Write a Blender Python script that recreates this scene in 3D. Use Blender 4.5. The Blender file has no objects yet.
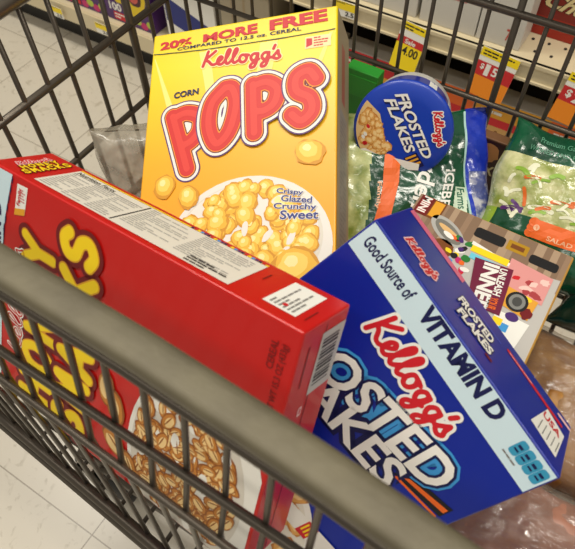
import bpy, bmesh, math, random
import numpy as np
from mathutils import Vector as V, Matrix as M
random.seed(7)
C = bpy.context.scene.collection
FLOOR = -1.05          # the lens is 1.05 m above the floor; the layout is measured from the lens
UP = V((0, 0, -FLOOR))
# ------------------------------------------------------------------ materials
def srgb(c):
    return tuple(((x/255)/12.92 if x/255 <= .04045 else ((x/255+.055)/1.055)**2.4) for x in c)+(1,)
MATS = {}
def mat(name, rgb, rough=.45, metal=0, coat=0, spec=.5, noise=None, bump=None, alpha=1, trans=0):
    if name in MATS: return MATS[name]
    m = bpy.data.materials.new(name); m.use_nodes = True
    nt = m.node_tree; b = nt.nodes['Principled BSDF']
    b.inputs['Base Color'].default_value = srgb(rgb)
    b.inputs['Roughness'].default_value = rough; b.inputs['Metallic'].default_value = metal
    b.inputs['Coat Weight'].default_value = coat; b.inputs['Coat Roughness'].default_value = .12
    b.inputs['Specular IOR Level'].default_value = spec
    b.inputs['Alpha'].default_value = alpha; b.inputs['Transmission Weight'].default_value = trans
    if noise or bump:
        tc = nt.nodes.new('ShaderNodeTexCoord')
        n = nt.nodes.new('ShaderNodeTexNoise'); n.inputs['Detail'].default_value = 4
        nt.links.new(tc.outputs['Object'], n.inputs['Vector'])
    if noise:
        sc, rgb2, lo, hi = noise
        n.inputs['Scale'].default_value = sc
        r = nt.nodes.new('ShaderNodeValToRGB')
        r.color_ramp.elements[0].position = lo; r.color_ramp.elements[1].position = hi
        r.color_ramp.elements[0].color = srgb(rgb); r.color_ramp.elements[1].color = srgb(rgb2)
        nt.links.new(n.outputs['Fac'], r.inputs['Fac']); nt.links.new(r.outputs['Color'], b.inputs['Base Color'])
    if bump:
        sc, st = bump
        n2 = nt.nodes.new('ShaderNodeTexNoise'); n2.inputs['Scale'].default_value = sc; n2.inputs['Detail'].default_value = 3
        nt.links.new(tc.outputs['Object'], n2.inputs['Vector'])
        bp = nt.nodes.new('ShaderNodeBump'); bp.inputs['Strength'].default_value = st; bp.inputs['Distance'].default_value = .004
        nt.links.new(n2.outputs['Fac'], bp.inputs['Height']); nt.links.new(bp.outputs['Normal'], b.inputs['Normal'])
    MATS[name] = m
    return m
def ramp_mat(name, stops, axis, lo, hi, rough=.4, streak=0):
    """a printed colour blend along one local axis"""
    m = bpy.data.materials.new(name); m.use_nodes = True; nt = m.node_tree; b = nt.nodes['Principled BSDF']
    b.inputs['Roughness'].default_value = rough
    tc = nt.nodes.new('ShaderNodeTexCoord'); sp = nt.nodes.new('ShaderNodeSeparateXYZ')
    nt.links.new(tc.outputs['Object'], sp.inputs[0])
    mr = nt.nodes.new('ShaderNodeMapRange'); mr.inputs['From Min'].default_value = lo; mr.inputs['From Max'].default_value = hi
    nt.links.new(sp.outputs[axis], mr.inputs['Value'])
    r = nt.nodes.new('ShaderNodeValToRGB'); cr = r.color_ramp
    cr.elements[0].position, cr.elements[0].color = stops[0][0], srgb(stops[0][1])
    cr.elements[1].position, cr.elements[1].color = stops[-1][0], srgb(stops[-1][1])
    for p, c in stops[1:-1]:
        e = cr.elements.new(p); e.color = srgb(c)
    src = mr.outputs[0]
    if streak:
        mp = nt.nodes.new('ShaderNodeMapping'); mp.inputs['Scale'].default_value = (28, 28, 3)
        mp.inputs['Rotation'].default_value = (0, .25, 0)
        nt.links.new(tc.outputs['Object'], mp.inputs[0])
        n = nt.nodes.new('ShaderNodeTexNoise'); n.inputs['Scale'].default_value = 1; n.inputs['Detail'].default_value = 1
        nt.links.new(mp.outputs[0], n.inputs['Vector'])
        ma = nt.nodes.new('ShaderNodeMath'); ma.operation = 'MULTIPLY_ADD'; ma.inputs[1].default_value = streak
        nt.links.new(n.outputs['Fac'], ma.inputs[0]); nt.links.new(src, ma.inputs[2]); src = ma.outputs[0]
    nt.links.new(src, r.inputs['Fac']); nt.links.new(r.outputs['Color'], b.inputs['Base Color'])
    MATS[name] = m
    return m

WHITE = mat('printed_white', (238, 236, 228)); BLACK = mat('printed_black', (22, 20, 22)); GREYINK = mat('grey_ink', (128, 126, 122))
RED = mat('carton_red', (198, 22, 18), .32, coat=.15); REDINK = mat('red_ink', (205, 25, 38)); DRED = mat('dark_red_ink', (112, 10, 16))
YEL = mat('yellow_ink', (250, 214, 22)); GOLD = mat('gold_ink', (226, 160, 40)); ORANGE = mat('orange_ink', (235, 104, 30))
BLUE = mat('carton_blue', (4, 34, 146), .33, coat=.15); NAVY = mat('navy_ink', (10, 16, 74)); LBLUE = mat('light_blue_ink', (60, 150, 214))
BANNER = mat('banner_pale_blue', (206, 228, 236)); TEAL = mat('teal_ink', (54, 150, 186)); PINK = mat('pink_ink', (222, 108, 140))
TAN = mat('kraft_board', (170, 150, 120), .7); GREENINK = mat('green_ink', (40, 120, 50)); PURPLE = mat('purple_ink', (70, 36, 110))
MAROON = mat('maroon_ink', (112, 20, 56)); CYAN = mat('cyan_ink', (110, 200, 220)); MILK = mat('milk_ink', (236, 232, 222))
BROWNINK = mat('brown_ink', (120, 66, 20))  # plain brown printing ink for stripes and small patches
WIRE = mat('cart_wire_paint', (88, 80, 70), .34, metal=.55, noise=None, bump=(60, .06))
RAILM = mat('cart_rail_grey', (108, 101, 80), .5, metal=.25, noise=(35, (95, 88, 70), .35, .7), bump=(140, .08))
# ------------------------------------------------------------------ mesh builder
class MB:
    def __init__(s): s.v = []; s.f = []; s.m = []; s.mats = []
    def mi(s, m):
        if m not in s.mats: s.mats.append(m)
        return s.mats.index(m)
    def add(s, vs, fs, m):
        k = len(s.v); i = s.mi(m)
        s.v += [tuple(p) for p in vs]
        for f in fs: s.f.append([k+a for a in f]); s.m.append(i)
    def box(s, lo, hi, m):
        x0, y0, z0 = lo; x1, y1, z1 = hi
        s.add([(x0,y0,z0),(x1,y0,z0),(x1,y1,z0),(x0,y1,z0),(x0,y0,z1),(x1,y0,z1),(x1,y1,z1),(x0,y1,z1)],
              [(3,2,1,0),(4,5,6,7),(0,1,5,4),(1,2,6,5),(2,3,7,6),(3,0,4,7)], m)
    def tube(s, pts, r, m, n=8, flat=None):
        pts = [V(p) for p in pts]; rings = []; prev = None
        for i, p in enumerate(pts):
            t = (pts[min(i+1, len(pts)-1)]-pts[max(i-1, 0)]).normalized()
            a = prev if prev is not None else (V((0,0,1)) if abs(t.z) < .9 else V((0,1,0)))
            a = (a - t*a.dot(t)).normalized(); b = t.cross(a); prev = a
            ra, rb = (r, r) if flat is None else flat
            ring = []
            for k in range(n):
                an = 2*math.pi*(k+.5)/n; ca, sa = math.cos(an), math.sin(an)
                if flat is not None:   # rounded rectangle
                    ca = math.copysign(abs(ca)**.5, ca); sa = math.copysign(abs(sa)**.5, sa)
                ring.append(p+a*ra*ca+b*rb*sa)
            rings.append(ring)
        vs = [q for rg in rings for q in rg]; fs = []
        for i in range(len(pts)-1):
            for k in range(n):
                fs.append((i*n+k, i*n+(k+1) % n, (i+1)*n+(k+1) % n, (i+1)*n+k))
        fs.append(tuple(range(n))[::-1]); fs.append(tuple((len(pts)-1)*n+k for k in range(n)))
        s.add(vs, fs, m)
    def lathe(s, prof, m, n=48, cap0=True, cap1=True):
        vs = []; fs = []
        for r, z in prof:
            for k in range(n): vs.append((r*math.cos(2*math.pi*k/n), r*math.sin(2*math.pi*k/n), z))
        for i in range(len(prof)-1):
            for k in range(n): fs.append((i*n+k, i*n+(k+1) % n, (i+1)*n+(k+1) % n, (i+1)*n+k))
        if cap0: fs.append(tuple(range(n))[::-1])
        if cap1: fs.append(tuple((len(prof)-1)*n+k for k in range(n)))
        s.add(vs, fs, m)
    def build(s, name, parent=None, smooth=False, label=None):
        me = bpy.data.meshes.new(name); me.from_pydata(s.v, [], s.f); me.update()
        for m in s.mats: me.materials.append(m)
        me.polygons.foreach_set('material_index', s.m)
        if smooth: me.polygons.foreach_set('use_smooth', [True]*len(s.f))
        o = bpy.data.objects.new(name, me); C.objects.link(o)
        if parent: o.parent = parent
        if label: o['label'] = label
        return o
def tag(o, label, cat, group=None, kind=None):
    o['label'] = label; o['category'] = cat
    if group: o['group'] = group
    if kind: o['kind'] = kind
    return o
def thing(name, label, cat, loc=(0,0,0), R=None, group=None):
    o = bpy.data.objects.new(name, None); C.objects.link(o)
    mw = (R.to_4x4() if R is not None else M.Identity(4)); mw.translation = V(loc)+UP
    o.matrix_world = mw; o.empty_display_size = .05
    return tag(o, label, cat, group)
def copy_tree(o, parent=None):
    c = o.copy(); C.objects.link(c)
    if parent: c.parent = parent
    for ch in list(o.children): copy_tree(ch, c)
    return c
def struct(o): o['kind'] = 'structure'; return o
# ------------------------------------------------------------------ printing on surfaces
STEP = .00013
class Face:
    """flat printed face: origin, u axis, v axis (all in the thing's own space)"""
    def __init__(s, o, u, v): s.o = V(o); s.u = V(u); s.v = V(v); s.n = s.u.cross(s.v).normalized()
    def __call__(s, u, v, layer): return s.o+s.u*u+s.v*v+s.n*(STEP*layer+.0002)
def poly(mb, F, pts, m, layer): mb.add([F(u, v, layer) for u, v in pts], [tuple(range(len(pts)))], m)
def rect(mb, F, u0, v0, u1, v1, m, layer, r=0):
    if not r: return poly(mb, F, [(u0,v0),(u1,v0),(u1,v1),(u0,v1)], m, layer)
    pts = []
    for cx, cy, a0 in ((u1-r,v0+r,-90),(u1-r,v1-r,0),(u0+r,v1-r,90),(u0+r,v0+r,180)):
        for k in range(5):
            a = math.radians(a0+k*22.5); pts.append((cx+r*math.cos(a), cy+r*math.sin(a)))
    poly(mb, F, pts, m, layer)
def ell(mb, F, cu, cv, ru, rv, m, layer, rot=0, n=28, jit=0, clip=None, rnd=random):
    pts = []
    for k in range(n):
        a = 2*math.pi*k/n; j = 1+rnd.uniform(-jit, jit); x = ru*math.cos(a)*j; y = rv*math.sin(a)*j
        u = cu+x*math.cos(rot)-y*math.sin(rot); v = cv+x*math.sin(rot)+y*math.cos(rot)
        if clip: u = min(max(u, clip[0]), clip[2]); v = min(max(v, clip[1]), clip[3])
        pts.append((u, v))
    poly(mb, F, pts, m, layer)
def quadmap(q):
    (a, b, c, d) = q
    def f(x, y):
        return tuple(a[i]*(1-x)*(1-y)+b[i]*x*(1-y)+c[i]*x*y+d[i]*(1-x)*y for i in (0, 1))
    return f
TCACHE = {}
def text2d(s, off, shear):
    k = (s, round(off, 4), shear)
    if k in TCACHE: return TCACHE[k]
    cu = bpy.data.curves.new('lettering', 'FONT'); cu.body = s; cu.offset = off; cu.shear = shear; cu.resolution_u = 3; cu.size = 1
    o = bpy.data.objects.new('lettering', cu); C.objects.link(o)
    dg = bpy.context.evaluated_depsgraph_get(); me = bpy.data.meshes.new_from_object(o.evaluated_get(dg))
    r = ([(v.co.x, v.co.y) for v in me.vertices], [tuple(p.vertices) for p in me.polygons])
    bpy.data.objects.remove(o); bpy.data.curves.remove(cu); bpy.data.meshes.remove(me)
    TCACHE[k] = r
    return r
def text(mb, F, s, quad, m, layer, off=.02, shear=0, out=()):
    """lettering whose outline box fills the quad BL, BR, TR, TL; out = ((extra offset, material), ...) drawn beneath"""
    vs, _ = text2d(s, off, shear)
    x0, x1 = min(v[0] for v in vs), max(v[0] for v in vs); y0, y1 = min(v[1] for v in vs), max(v[1] for v in vs)
    f = quadmap(quad)
    seq = [(off+e, mm) for e, mm in sorted(out, key=lambda t: -t[0])]+[(off, m)]
    for i, (o_, mm) in enumerate(seq):
        vv, ff = text2d(s, o_, shear); L = layer+i
        mb.add([F(*f((x-x0)/(x1-x0), (y-y0)/(y1-y0)), L) for x, y in vv], ff, mm)
def R4(u0, v0, u1, v1): return ((u0,v0),(u1,v0),(u1,v1),(u0,v1))
def smooth_pts(p, n=6):
    o = []
    for i in range(len(p)-1):
        p0 = p[max(i-1,0)]; p1 = p[i]; p2 = p[i+1]; p3 = p[min(i+2,len(p)-1)]
        for k in range(n):
            t = k/n
            o.append(tuple(.5*((2*p1[j])+(-p0[j]+p2[j])*t+(2*p0[j]-5*p1[j]+4*p2[j]-p3[j])*t*t+(-p0[j]+3*p1[j]-3*p2[j]+p3[j])*t**3) for j in (0,1)))
    return o+[p[-1]]
def strokes(mb, F, paths, seq, layer, cells=9000):
    """union of round-ended pen strokes at several widths: seq = ((width, material, layer offset), ...), traced on a fine grid"""
    wmax = max(q[0] for q in seq)/2
    xs = [p[0] for st in paths for p in st]; ys = [p[1] for st in paths for p in st]
    x0, x1, y0, y1 = min(xs)-wmax, max(xs)+wmax, min(ys)-wmax, max(ys)+wmax
    g = max(math.sqrt((x1-x0)*(y1-y0)/cells), wmax/9); x0 -= g; y0 -= g
    nx, ny = int((x1-x0)/g)+3, int((y1-y0)/g)+3
    X, Y = np.meshgrid(x0+g*np.arange(nx), y0+g*np.arange(ny)); D = np.full(X.shape, 9.)
    for st in paths:
        for (ax, ay), (bx, by) in (list(zip(st, st[1:])) or [(st[0], st[0])]):
            dx, dy = bx-ax, by-ay; l2 = dx*dx+dy*dy+1e-12
            t = np.clip(((X-ax)*dx+(Y-ay)*dy)/l2, 0, 1)
            D = np.minimum(D, np.hypot(X-ax-t*dx, Y-ay-t*dy))
    for w, m, lo in seq:
        S = (w/2-D); S[np.abs(S) < g*1e-3] = g*1e-3; I = S > 0; L_ = layer+lo
        full = I[:-1,:-1] & I[1:,:-1] & I[:-1,1:] & I[1:,1:]; some = I[:-1,:-1] | I[1:,:-1] | I[:-1,1:] | I[1:,1:]
        for j in range(ny-1):
            ya, yb = Y[j,0], Y[j+1,0]; i = 0
            while i < nx-1:
                if full[j,i]:
                    k = i
                    while k < nx-1 and full[j,k]: k += 1
                    poly(mb, F, [(X[0,i],ya),(X[0,k],ya),(X[0,k],yb),(X[0,i],yb)], m, L_); i = k; continue
                if some[j,i]:
                    c = [(j,i),(j,i+1),(j+1,i+1),(j+1,i)]; out = []
                    for q in range(4):
                        a, b = c[q], c[(q+1) % 4]; sa, sb = S[a], S[b]
                        if sa > 0: out.append((X[a], Y[a]))
                        if (sa > 0) != (sb > 0):
                            t = sa/(sa-sb); out.append((X[a]+(X[b]-X[a])*t, Y[a]+(Y[b]-Y[a])*t))
                    if len(out) > 2: poly(mb, F, out, m, L_)
                i += 1
def ribbon(mb, F, pts, w, m, layer, smooth=True):
    """a printed stroke of round-ended width w through the points"""
    pts = smooth_pts(pts) if smooth and len(pts) > 2 else pts
    strokes(mb, F, [pts], ((w, m, 0),), layer, 700)
SCRIPT = [  # the looping script wordmark, drawn with a pen; x 0..8.6, y 0..1.05
 [(.62,1.0),(.45,.55),(.22,.0)], [(1.25,.98),(.85,.72),(.42,.45),(.7,.3),(.95,.08),(1.2,.05)],
 [(1.2,.05),(1.55,.2),(1.85,.42),(1.72,.56),(1.5,.42),(1.45,.15),(1.68,.02),(1.95,.12),(2.35,.6),(2.5,.92),(2.36,1.0),(2.2,.7),(2.14,.2),(2.3,.02),
  (2.55,.15),(2.95,.6),(3.1,.92),(2.96,1.0),(2.8,.7),(2.74,.2),(2.9,.03),(3.15,.14)],
 [(3.75,.5),(3.45,.5),(3.3,.25),(3.45,.03),(3.75,.05),(3.9,.3),(3.75,.5),(4.05,.46)],
 [(4.75,.5),(4.45,.5),(4.25,.28),(4.4,.05),(4.65,.12),(4.82,.5),(4.75,.0),(4.55,-.38),(4.25,-.42),(4.3,-.2),(4.9,.1)],
 [(5.65,.5),(5.35,.5),(5.15,.28),(5.3,.05),(5.55,.12),(5.72,.5),(5.65,.0),(5.45,-.38),(5.15,-.42),(5.2,-.2),(5.85,.15)],
 [(6.2,.95),(6.08,.72)], [(6.0,.12),(6.35,.45),(6.45,.55),(6.5,.3),(6.62,.12),(6.4,.0),(6.15,.06)]]
def script(mb, F, quad, w, m, layer, outs=()):
    f = quadmap(quad)
    st = [[f((x-.15)/6.5, y) for x, y in smooth_pts(s, 5)] for s in SCRIPT]
    seq = [(w+e, mm) for e, mm in sorted(outs, key=lambda t: -t[0])]+[(w, m)]
    strokes(mb, F, st, [(ww, mm, i) for i, (ww, mm) in enumerate(seq)], layer, 12000)
LETTER = {  # fat hand-drawn capitals in a unit box
 'P': [[(.18,.0),(.18,.97)], [(.18,.93),(.55,.97),(.86,.8),(.8,.52),(.5,.4),(.2,.42)]],
 'O': [[(.5,.97),(.14,.75),(.1,.35),(.4,.03),(.78,.2),(.9,.62),(.72,.92),(.5,.97)]],
 'S': [[(.86,.82),(.6,.98),(.22,.86),(.24,.6),(.7,.44),(.8,.18),(.45,.02),(.1,.16)]],
 'H': [[(.15,0),(.15,1)],[(.85,0),(.85,1)],[(.15,.5),(.85,.5)]],
 'N': [[(.15,0),(.15,1)],[(.15,1),(.85,0)],[(.85,0),(.85,1)]],
 'E': [[(.85,1),(.15,1)],[(.15,1),(.15,0)],[(.15,0),(.85,0)],[(.15,.5),(.7,.5)]],
 'Y': [[(.1,1),(.5,.5)],[(.9,1),(.5,.5)],[(.5,.5),(.5,0)]],
 'M': [[(.08,0),(.18,1)],[(.18,1),(.5,.35)],[(.5,.35),(.82,1)],[(.82,1),(.92,0)]],
 'A': [[(.08,0),(.5,1)],[(.5,1),(.92,0)],[(.25,.35),(.75,.35)]],
 'C': [[(.88,.8),(.6,.98),(.2,.82),(.1,.45),(.3,.08),(.65,.02),(.9,.2)]],
 'K': [[(.15,0),(.15,1)],[(.85,1),(.2,.48)],[(.3,.55),(.88,0)]],
}
def fat(mb, F, ch, quad, w, layer, seq):
    """seq = [(extra width, material)...] from the outermost down to the fill"""
    f = quadmap(quad)
    P = [[f(x, y) for x, y in (smooth_pts(q, 6) if len(q) > 3 else q)] for q in LETTER[ch]]
    strokes(mb, F, P, [(w+e, mm, i) for i, (e, mm) in enumerate(seq)], layer, 2600)
def carton(name, parent, d, m, bevel=.0016, base=False):
    """a folded card box, centred (or standing on z=0), with soft edges and glued-flap seams at both ends"""
    bm = bmesh.new(); bmesh.ops.create_cube(bm, size=1)
    for v in bm.verts:
        v.co = V((v.co.x*d[0], v.co.y*d[1], (v.co.z+(.5 if base else 0))*d[2]))
    bmesh.ops.bevel(bm, geom=list(bm.edges), offset=bevel, segments=3, profile=.5, affect='EDGES')
    me = bpy.data.meshes.new(name); bm.to_mesh(me); bm.free(); me.materials.append(m)
    o = bpy.data.objects.new(name, me); C.objects.link(o); o.parent = parent
    return o
def fineprint(mb, F, u0, v0, u1, v1, rows, layer, m=None, cols=1, rnd=None):
    """rows of illegibly small print"""
    rnd = rnd or random.Random(3); m = m or GREYINK
    cw = (u1-u0)/cols; rh = (v1-v0)/rows
    for c in range(cols):
        for r in range(rows):
            u = u0+c*cw; e = u0+(c+1)*cw-.08*cw
            while u < e-.002:
                w = min(rnd.uniform(.15, .45)*cw*.5+.001, e-u)
                rect(mb, F, u, v0+(r+.25)*rh, u+w*.88, v0+(r+.72)*rh, m, layer); u += w
                if rnd.random() < .12: break
GRAIN = [mat('wheat_dark', (150, 84, 26)), mat('wheat_mid', (196, 126, 50)), mat('wheat_light', (224, 166, 88)), mat('wheat_pale', (240, 204, 140))]
POPC = [mat('pop_dark', (214, 148, 20)), mat('pop_mid', (240, 186, 50)), mat('pop_light', (250, 214, 96)), mat('pop_pale', (253, 236, 160))]
def wheat(mb, F, u, v, r, rot, layer, clip=None):
    for k, (s, o) in enumerate(((1.0,0),(.86,.05),(.6,.14))):
        ell(mb, F, u-math.sin(rot)*r*o, v+math.cos(rot)*r*o, r*s, r*.58*s, GRAIN[k+(1 if k == 2 else 0)], layer+k*.3, rot, 14, .06, clip)
    ell(mb, F, u, v, r*.6, r*.06, GRAIN[0], layer+1, rot, 10, 0, clip)
def corn_pop(mb, F, u, v, r, layer, clip=None):
    a = random.uniform(0, 6)
    for k, (s, o) in enumerate(((1.0,0),(.86,.06),(.6,.16),(.28,.3))):
        ell(mb, F, u-r*o*.6, v+r*o, r*s, r*s*.86, POPC[k], layer+k*.3, a, 16, .1, clip)
def flake(mb, F, u, v, r, layer, clip=None):
    a = random.uniform(0, 6)
    for k, (s, mm) in enumerate(((1.0,GRAIN[1]),(.84,GRAIN[2]),(.5,GRAIN[3]))):
        ell(mb, F, u, v, r*s, r*.7*s, mm, layer+k*.3, a, 12, .18, clip)
# ------------------------------------------------------------------ camera
RC = ((0.8456,0.5336,-0.0144),(0.4291,-0.6956,-0.5763),(-0.3175,0.4811,-0.8171))   # rows: right, down, forward
r_, d_, f_ = (V(x) for x in RC)
cam = bpy.data.cameras.new('camera'); co = bpy.data.objects.new('camera', cam); C.objects.link(co)
mw = M((r_, -d_, -f_)).transposed().to_4x4(); mw.translation = UP; co.matrix_world = mw
cam.sensor_fit = 'HORIZONTAL'; cam.sensor_width = 36; cam.lens = 36*620/575; cam.clip_start = .02
cam.dof.use_dof = True; cam.dof.focus_distance = .62; cam.dof.aperture_fstop = 16
bpy.context.scene.camera = co
def W(x, y, z): return V((x, y, z))+UP
# ------------------------------------------------------------------ setting: floor
fm = bpy.data.materials.new('vinyl_floor_tile'); fm.use_nodes = True; nt = fm.node_tree; b = nt.nodes['Principled BSDF']
tc = nt.nodes.new('ShaderNodeTexCoord'); sp = nt.nodes.new('ShaderNodeSeparateXYZ'); nt.links.new(tc.outputs['Object'], sp.inputs[0])
def mnode(op, a, b_=None, c_=None):
    n = nt.nodes.new('ShaderNodeMath'); n.operation = op
    for i, x in enumerate((a, b_, c_)):
        if x is None: continue
        if isinstance(x, (int, float)): n.inputs[i].default_value = x
        else: nt.links.new(x, n.inputs[i])
    return n.outputs[0]
def seam(out, off, pitch):
    t = mnode('FRACT', mnode('MULTIPLY_ADD', out, 1/pitch, -off/pitch+50.5))
    return mnode('LESS_THAN', mnode('ABSOLUTE', mnode('SUBTRACT', t, .5)), .0035)
line = mnode('MAXIMUM', seam(sp.outputs[0], -.402, .332), seam(sp.outputs[1], .0205, .302))
n1 = nt.nodes.new('ShaderNodeTexNoise'); n1.inputs['Scale'].default_value = 45; n1.inputs['Detail'].default_value = 5; n1.inputs['Distortion'].default_value = 1.2
nt.links.new(tc.outputs['Object'], n1.inputs['Vector'])
cr = nt.nodes.new('ShaderNodeValToRGB'); e = cr.color_ramp.elements
e[0].position = .3; e[0].color = srgb((186, 177, 159)); e[1].position = .42; e[1].color = srgb((208, 200, 184))
nt.links.new(n1.outputs['Fac'], cr.inputs['Fac'])
mx = nt.nodes.new('ShaderNodeMix'); mx.data_type = 'RGBA'; nt.links.new(line, mx.inputs['Factor'])
nt.links.new(cr.outputs['Color'], mx.inputs[6]); mx.inputs[7].default_value = srgb((150, 139, 122))
nt.links.new(mx.outputs[2], b.inputs['Base Color']); b.inputs['Roughness'].default_value = .3; b.inputs['Specular IOR Level'].default_value = .55
mb = MB(); mb.add([(-6,-4,0),(5,-4,0),(5,3.2,0),(-6,3.2,0)], [(0,1,2,3)], fm)
struct(mb.build('floor'))
# ------------------------------------------------------------------ the shelf unit across the aisle
CREAM = mat('shelf_cream_enamel', (214, 200, 166), .4); KICK = mat('kick_plate_black', (20, 18, 17), .5); SBACK_SHADE = mat('shelf_back_and_gap_shade', (46, 40, 34), .7)
sh = thing('shelf_unit', 'cream store shelving with black kick plate and perforated upper deck behind the cart', 'shelf', (0, .97, FLOOR))
mb = MB(); mb.box((-4, .045, 0), (2.2, .09, .085), KICK); mb.build('kick_plate', sh)
mb = MB(); mb.box((-4, .0, .085), (2.2, .56, .133), CREAM); mb.box((-4, -.004, .087), (2.2, 0, .131), CREAM); mb.build('base_deck', sh)
mb = MB(); mb.box((-4, .555, .133), (2.2, .575, 1.6), SBACK_SHADE); mb.box((-4, .21, .133), (2.2, .22, .385), SBACK_SHADE); mb.build('back_panel_and_gap_shade', sh)  # the nearer dark sheet is added to stand for deep shade between the shelves
mb = MB(); mb.box((-4, 0, .385), (2.2, .55, .398), CREAM)
HOLE = mat('perforation_dark', (30, 24, 18), .8)
F = Face((0, 0, .398), (1,0,0), (0,1,0))
for i in range(-90, 60):
    for j in range(4):
        ell(mb, F, i*.0285+(j % 2)*.014, .03+j*.033, .003, .0042, HOLE, 1, 0, 8)
mb.build('upper_deck', sh)
mb = MB(); mb.box((-4, -.006, .364), (2.2, 0, .4), CREAM); mb.box((-4, -.010, .394), (2.2, 0, .4), CREAM); mb.box((-4, -.010, .364), (2.2, 0, .368), CREAM)
mb.build('price_rail', sh)
for i, x in enumerate((-2.75, -1.53, -.31, .91)):
    mb = MB(); mb.box((x-.02, .535, .133), (x+.02, .556, 1.6), CREAM); mb.build('upright', sh)
# products on the shelf
def shelf_box(name, label, cat, x, w, d, h, zrel, body, group=None, y=.985):
    t = thing(name, label, cat, (x, y, FLOOR+zrel), None, group)
    c = carton('carton', t, (w, d, h), body, .0015, True); c.location = (0, d/2, 0)
    return t, Face((-w/2, 0, 0), (1,0,0), (0,0,1))
PURB = mat('purple_carton', (74, 34, 104), .35); YELC = mat('monster_yellow_ink', (226, 196, 30)); LIME = mat('lime_ink', (176, 196, 70)); MAG = mat('magenta_ink', (196, 40, 110))
first = None
for i, x in enumerate((-1.585, -1.425, -1.265, -1.105)):
    names = ['purple and yellow fruit snack carton, farthest left on the base shelf', 'purple and yellow fruit snack carton, second from the left on base shelf',
             'purple and yellow fruit snack carton, second left of the navy banded carton', 'purple and yellow fruit snack carton, right beside the navy banded carton']
    if first is None:
        t, F = shelf_box('fruit_snack_carton', names[i], 'box', x, .156, .07, .215, .133, PURB, 'purple cartons on the base shelf')
        mb = MB()
        ell(mb, F, .085, .1, .062, .066, YELC, 1, 0, 24, .08, (.004,.03,.152,.213)); ell(mb, F, .105, .1, .026, .04, mat('plum_ink', (70, 18, 40)), 2, .2, 18, .05)
        ell(mb, F, .105, .085, .016, .016, mat('coral_ink', (206, 90, 80)), 3)
        rect(mb, F, .0, .06, .022, .2, LBLUE, 2)
        for k in range(4): ell(mb, F, .085+k*.02, .014+.008*(k % 2), .012, .01, LIME if k % 2 else MAG, 2, 0, 14)
        mb.build('front_picture', t)
        mb = MB(); rect(mb, F, .012, .003, .07, .055, PURB, 3); text(mb, F, '100', R4(.016,.03,.056,.052), WHITE, 4, .03)
        rect(mb, F, .026, .006, .07, .027, REDINK, 4); fineprint(mb, F, .029, .009, .068, .025, 2, 5, WHITE); mb.build('lettering', t)
        first = t
    else:
        c = copy_tree(first); c.location.x = x; c['label'] = names[i]
t, F = shelf_box('snack_carton', 'white snack carton with navy blue band on the base shelf', 'box', -.905, .15, .08, .2, .133, WHITE)
mb = MB(); poly(mb, F, [(.004,.06),(.146,.02),(.146,.075),(.004,.125)], mat('band_blue', (26, 40, 120)), 1); rect(mb, F, .01, .15, .14, .19, GOLD, 1)
ell(mb, F, .125, .04, .012, .012, WHITE, 2); mb.build('front_picture', t)
t, F = shelf_box('cardboard_carton', 'plain beige cardboard carton standing right of the blue and white carton', 'box', -.745, .13, .1, .21, .133, mat('beige_card', (176, 164, 140), .7))
mb = MB(); rect(mb, F, .062, .0, .068, .205, TAN, 1); rect(mb, F, .03, .0, .033, .205, TAN, 1); mb.build('flap_seam', t)
bs = [(-.58, 'orange and red', ORANGE, REDINK), (-.43, 'red and tan', REDINK, GOLD), (-.285, 'orange waffle', ORANGE, REDINK), (-.14, 'yellow', GOLD, REDINK), (.0, 'brown and orange', ORANGE, DRED)]
place = ['left of the green carton top', 'behind the green carton and round cup', 'behind the right edge of the round cup', 'below the dollar price tag', 'at the right edge of the picture']
GREYTOP = mat('carton_grey_white', (176, 168, 156))
for i, (x, nm, c1, c2) in enumerate(bs):
    t, F = shelf_box('bar_carton', 'low %s carton on base shelf, %s' % (nm, place[i]), 'box', x, .142, .045, .158, .133, GREYTOP, 'low cartons on the base shelf')
    mb = MB(); rect(mb, F, .001, .115, .141, .156, c1, 1); rect(mb, F, .001, .1, .141, .118, c2, 2); rect(mb, F, .001, .0, .141, .1, mat('biscuit_ink', (206, 158, 92)), 1)
    for k in range(6): ribbon(mb, F, [(.01+k*.022,.015),(.03+k*.022,.088)], .007, BROWNINK, 2)
    ell(mb, F, .1, .045, .03, .03, GRAIN[2], 3); mb.build('front_picture', t)
    mb = MB(); text(mb, F, '20' if i == 2 else 'BARS', R4(.012,.122,.06,.15), WHITE, 3, .03) if i in (2,) else fineprint(mb, F, .012, .124, .11, .15, 2, 3, WHITE); mb.build('lettering', t)
def updeck(name, label, x, w, d, h, m): return shelf_box(name, label, 'box', x, w, d, h, .398, m)
t, F = updeck('cereal_bar_carton', 'white and pink carton on the upper shelf just above the yellow cereal box', -.6, .17, .16, .2, WHITE)
mb = MB(); poly(mb, F, [(.004,.05),(.12,.012),(.166,.03),(.166,.1),(.05,.12)], mat('pale_pink_ink', (226, 130, 130)), 1); ribbon(mb, F, [(.01,.09),(.07,.05),(.15,.06)], .008, REDINK, 2); mb.build('front_picture', t)
t, F = updeck('cracker_carton', 'white carton with a dark brown corner picture on the upper shelf', -.425, .13, .16, .2, mat('carton_white', (206, 202, 194)))
mb = MB(); poly(mb, F, [(.07,.05),(.1,.03),(.106,.06),(.09,.075)], mat('chocolate_ink', (110, 50, 30)), 1); poly(mb, F, [(.085,.052),(.096,.047),(.096,.058)], GOLD, 2); mb.build('front_picture', t)
t, F = updeck('tea_carton', 'white carton with small green oval mark on the upper shelf', -.3, .105, .16, .2, mat('carton_white', (206, 202, 194)))
mb = MB(); rect(mb, F, .03, .07, .07, .085, mat('oval_green', (20, 100, 70)), 1, .007); text(mb, F, 'STRONG', R4(.02,.095,.09,.112), mat('rose_ink', (206, 130, 130)), 1, .01)
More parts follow.
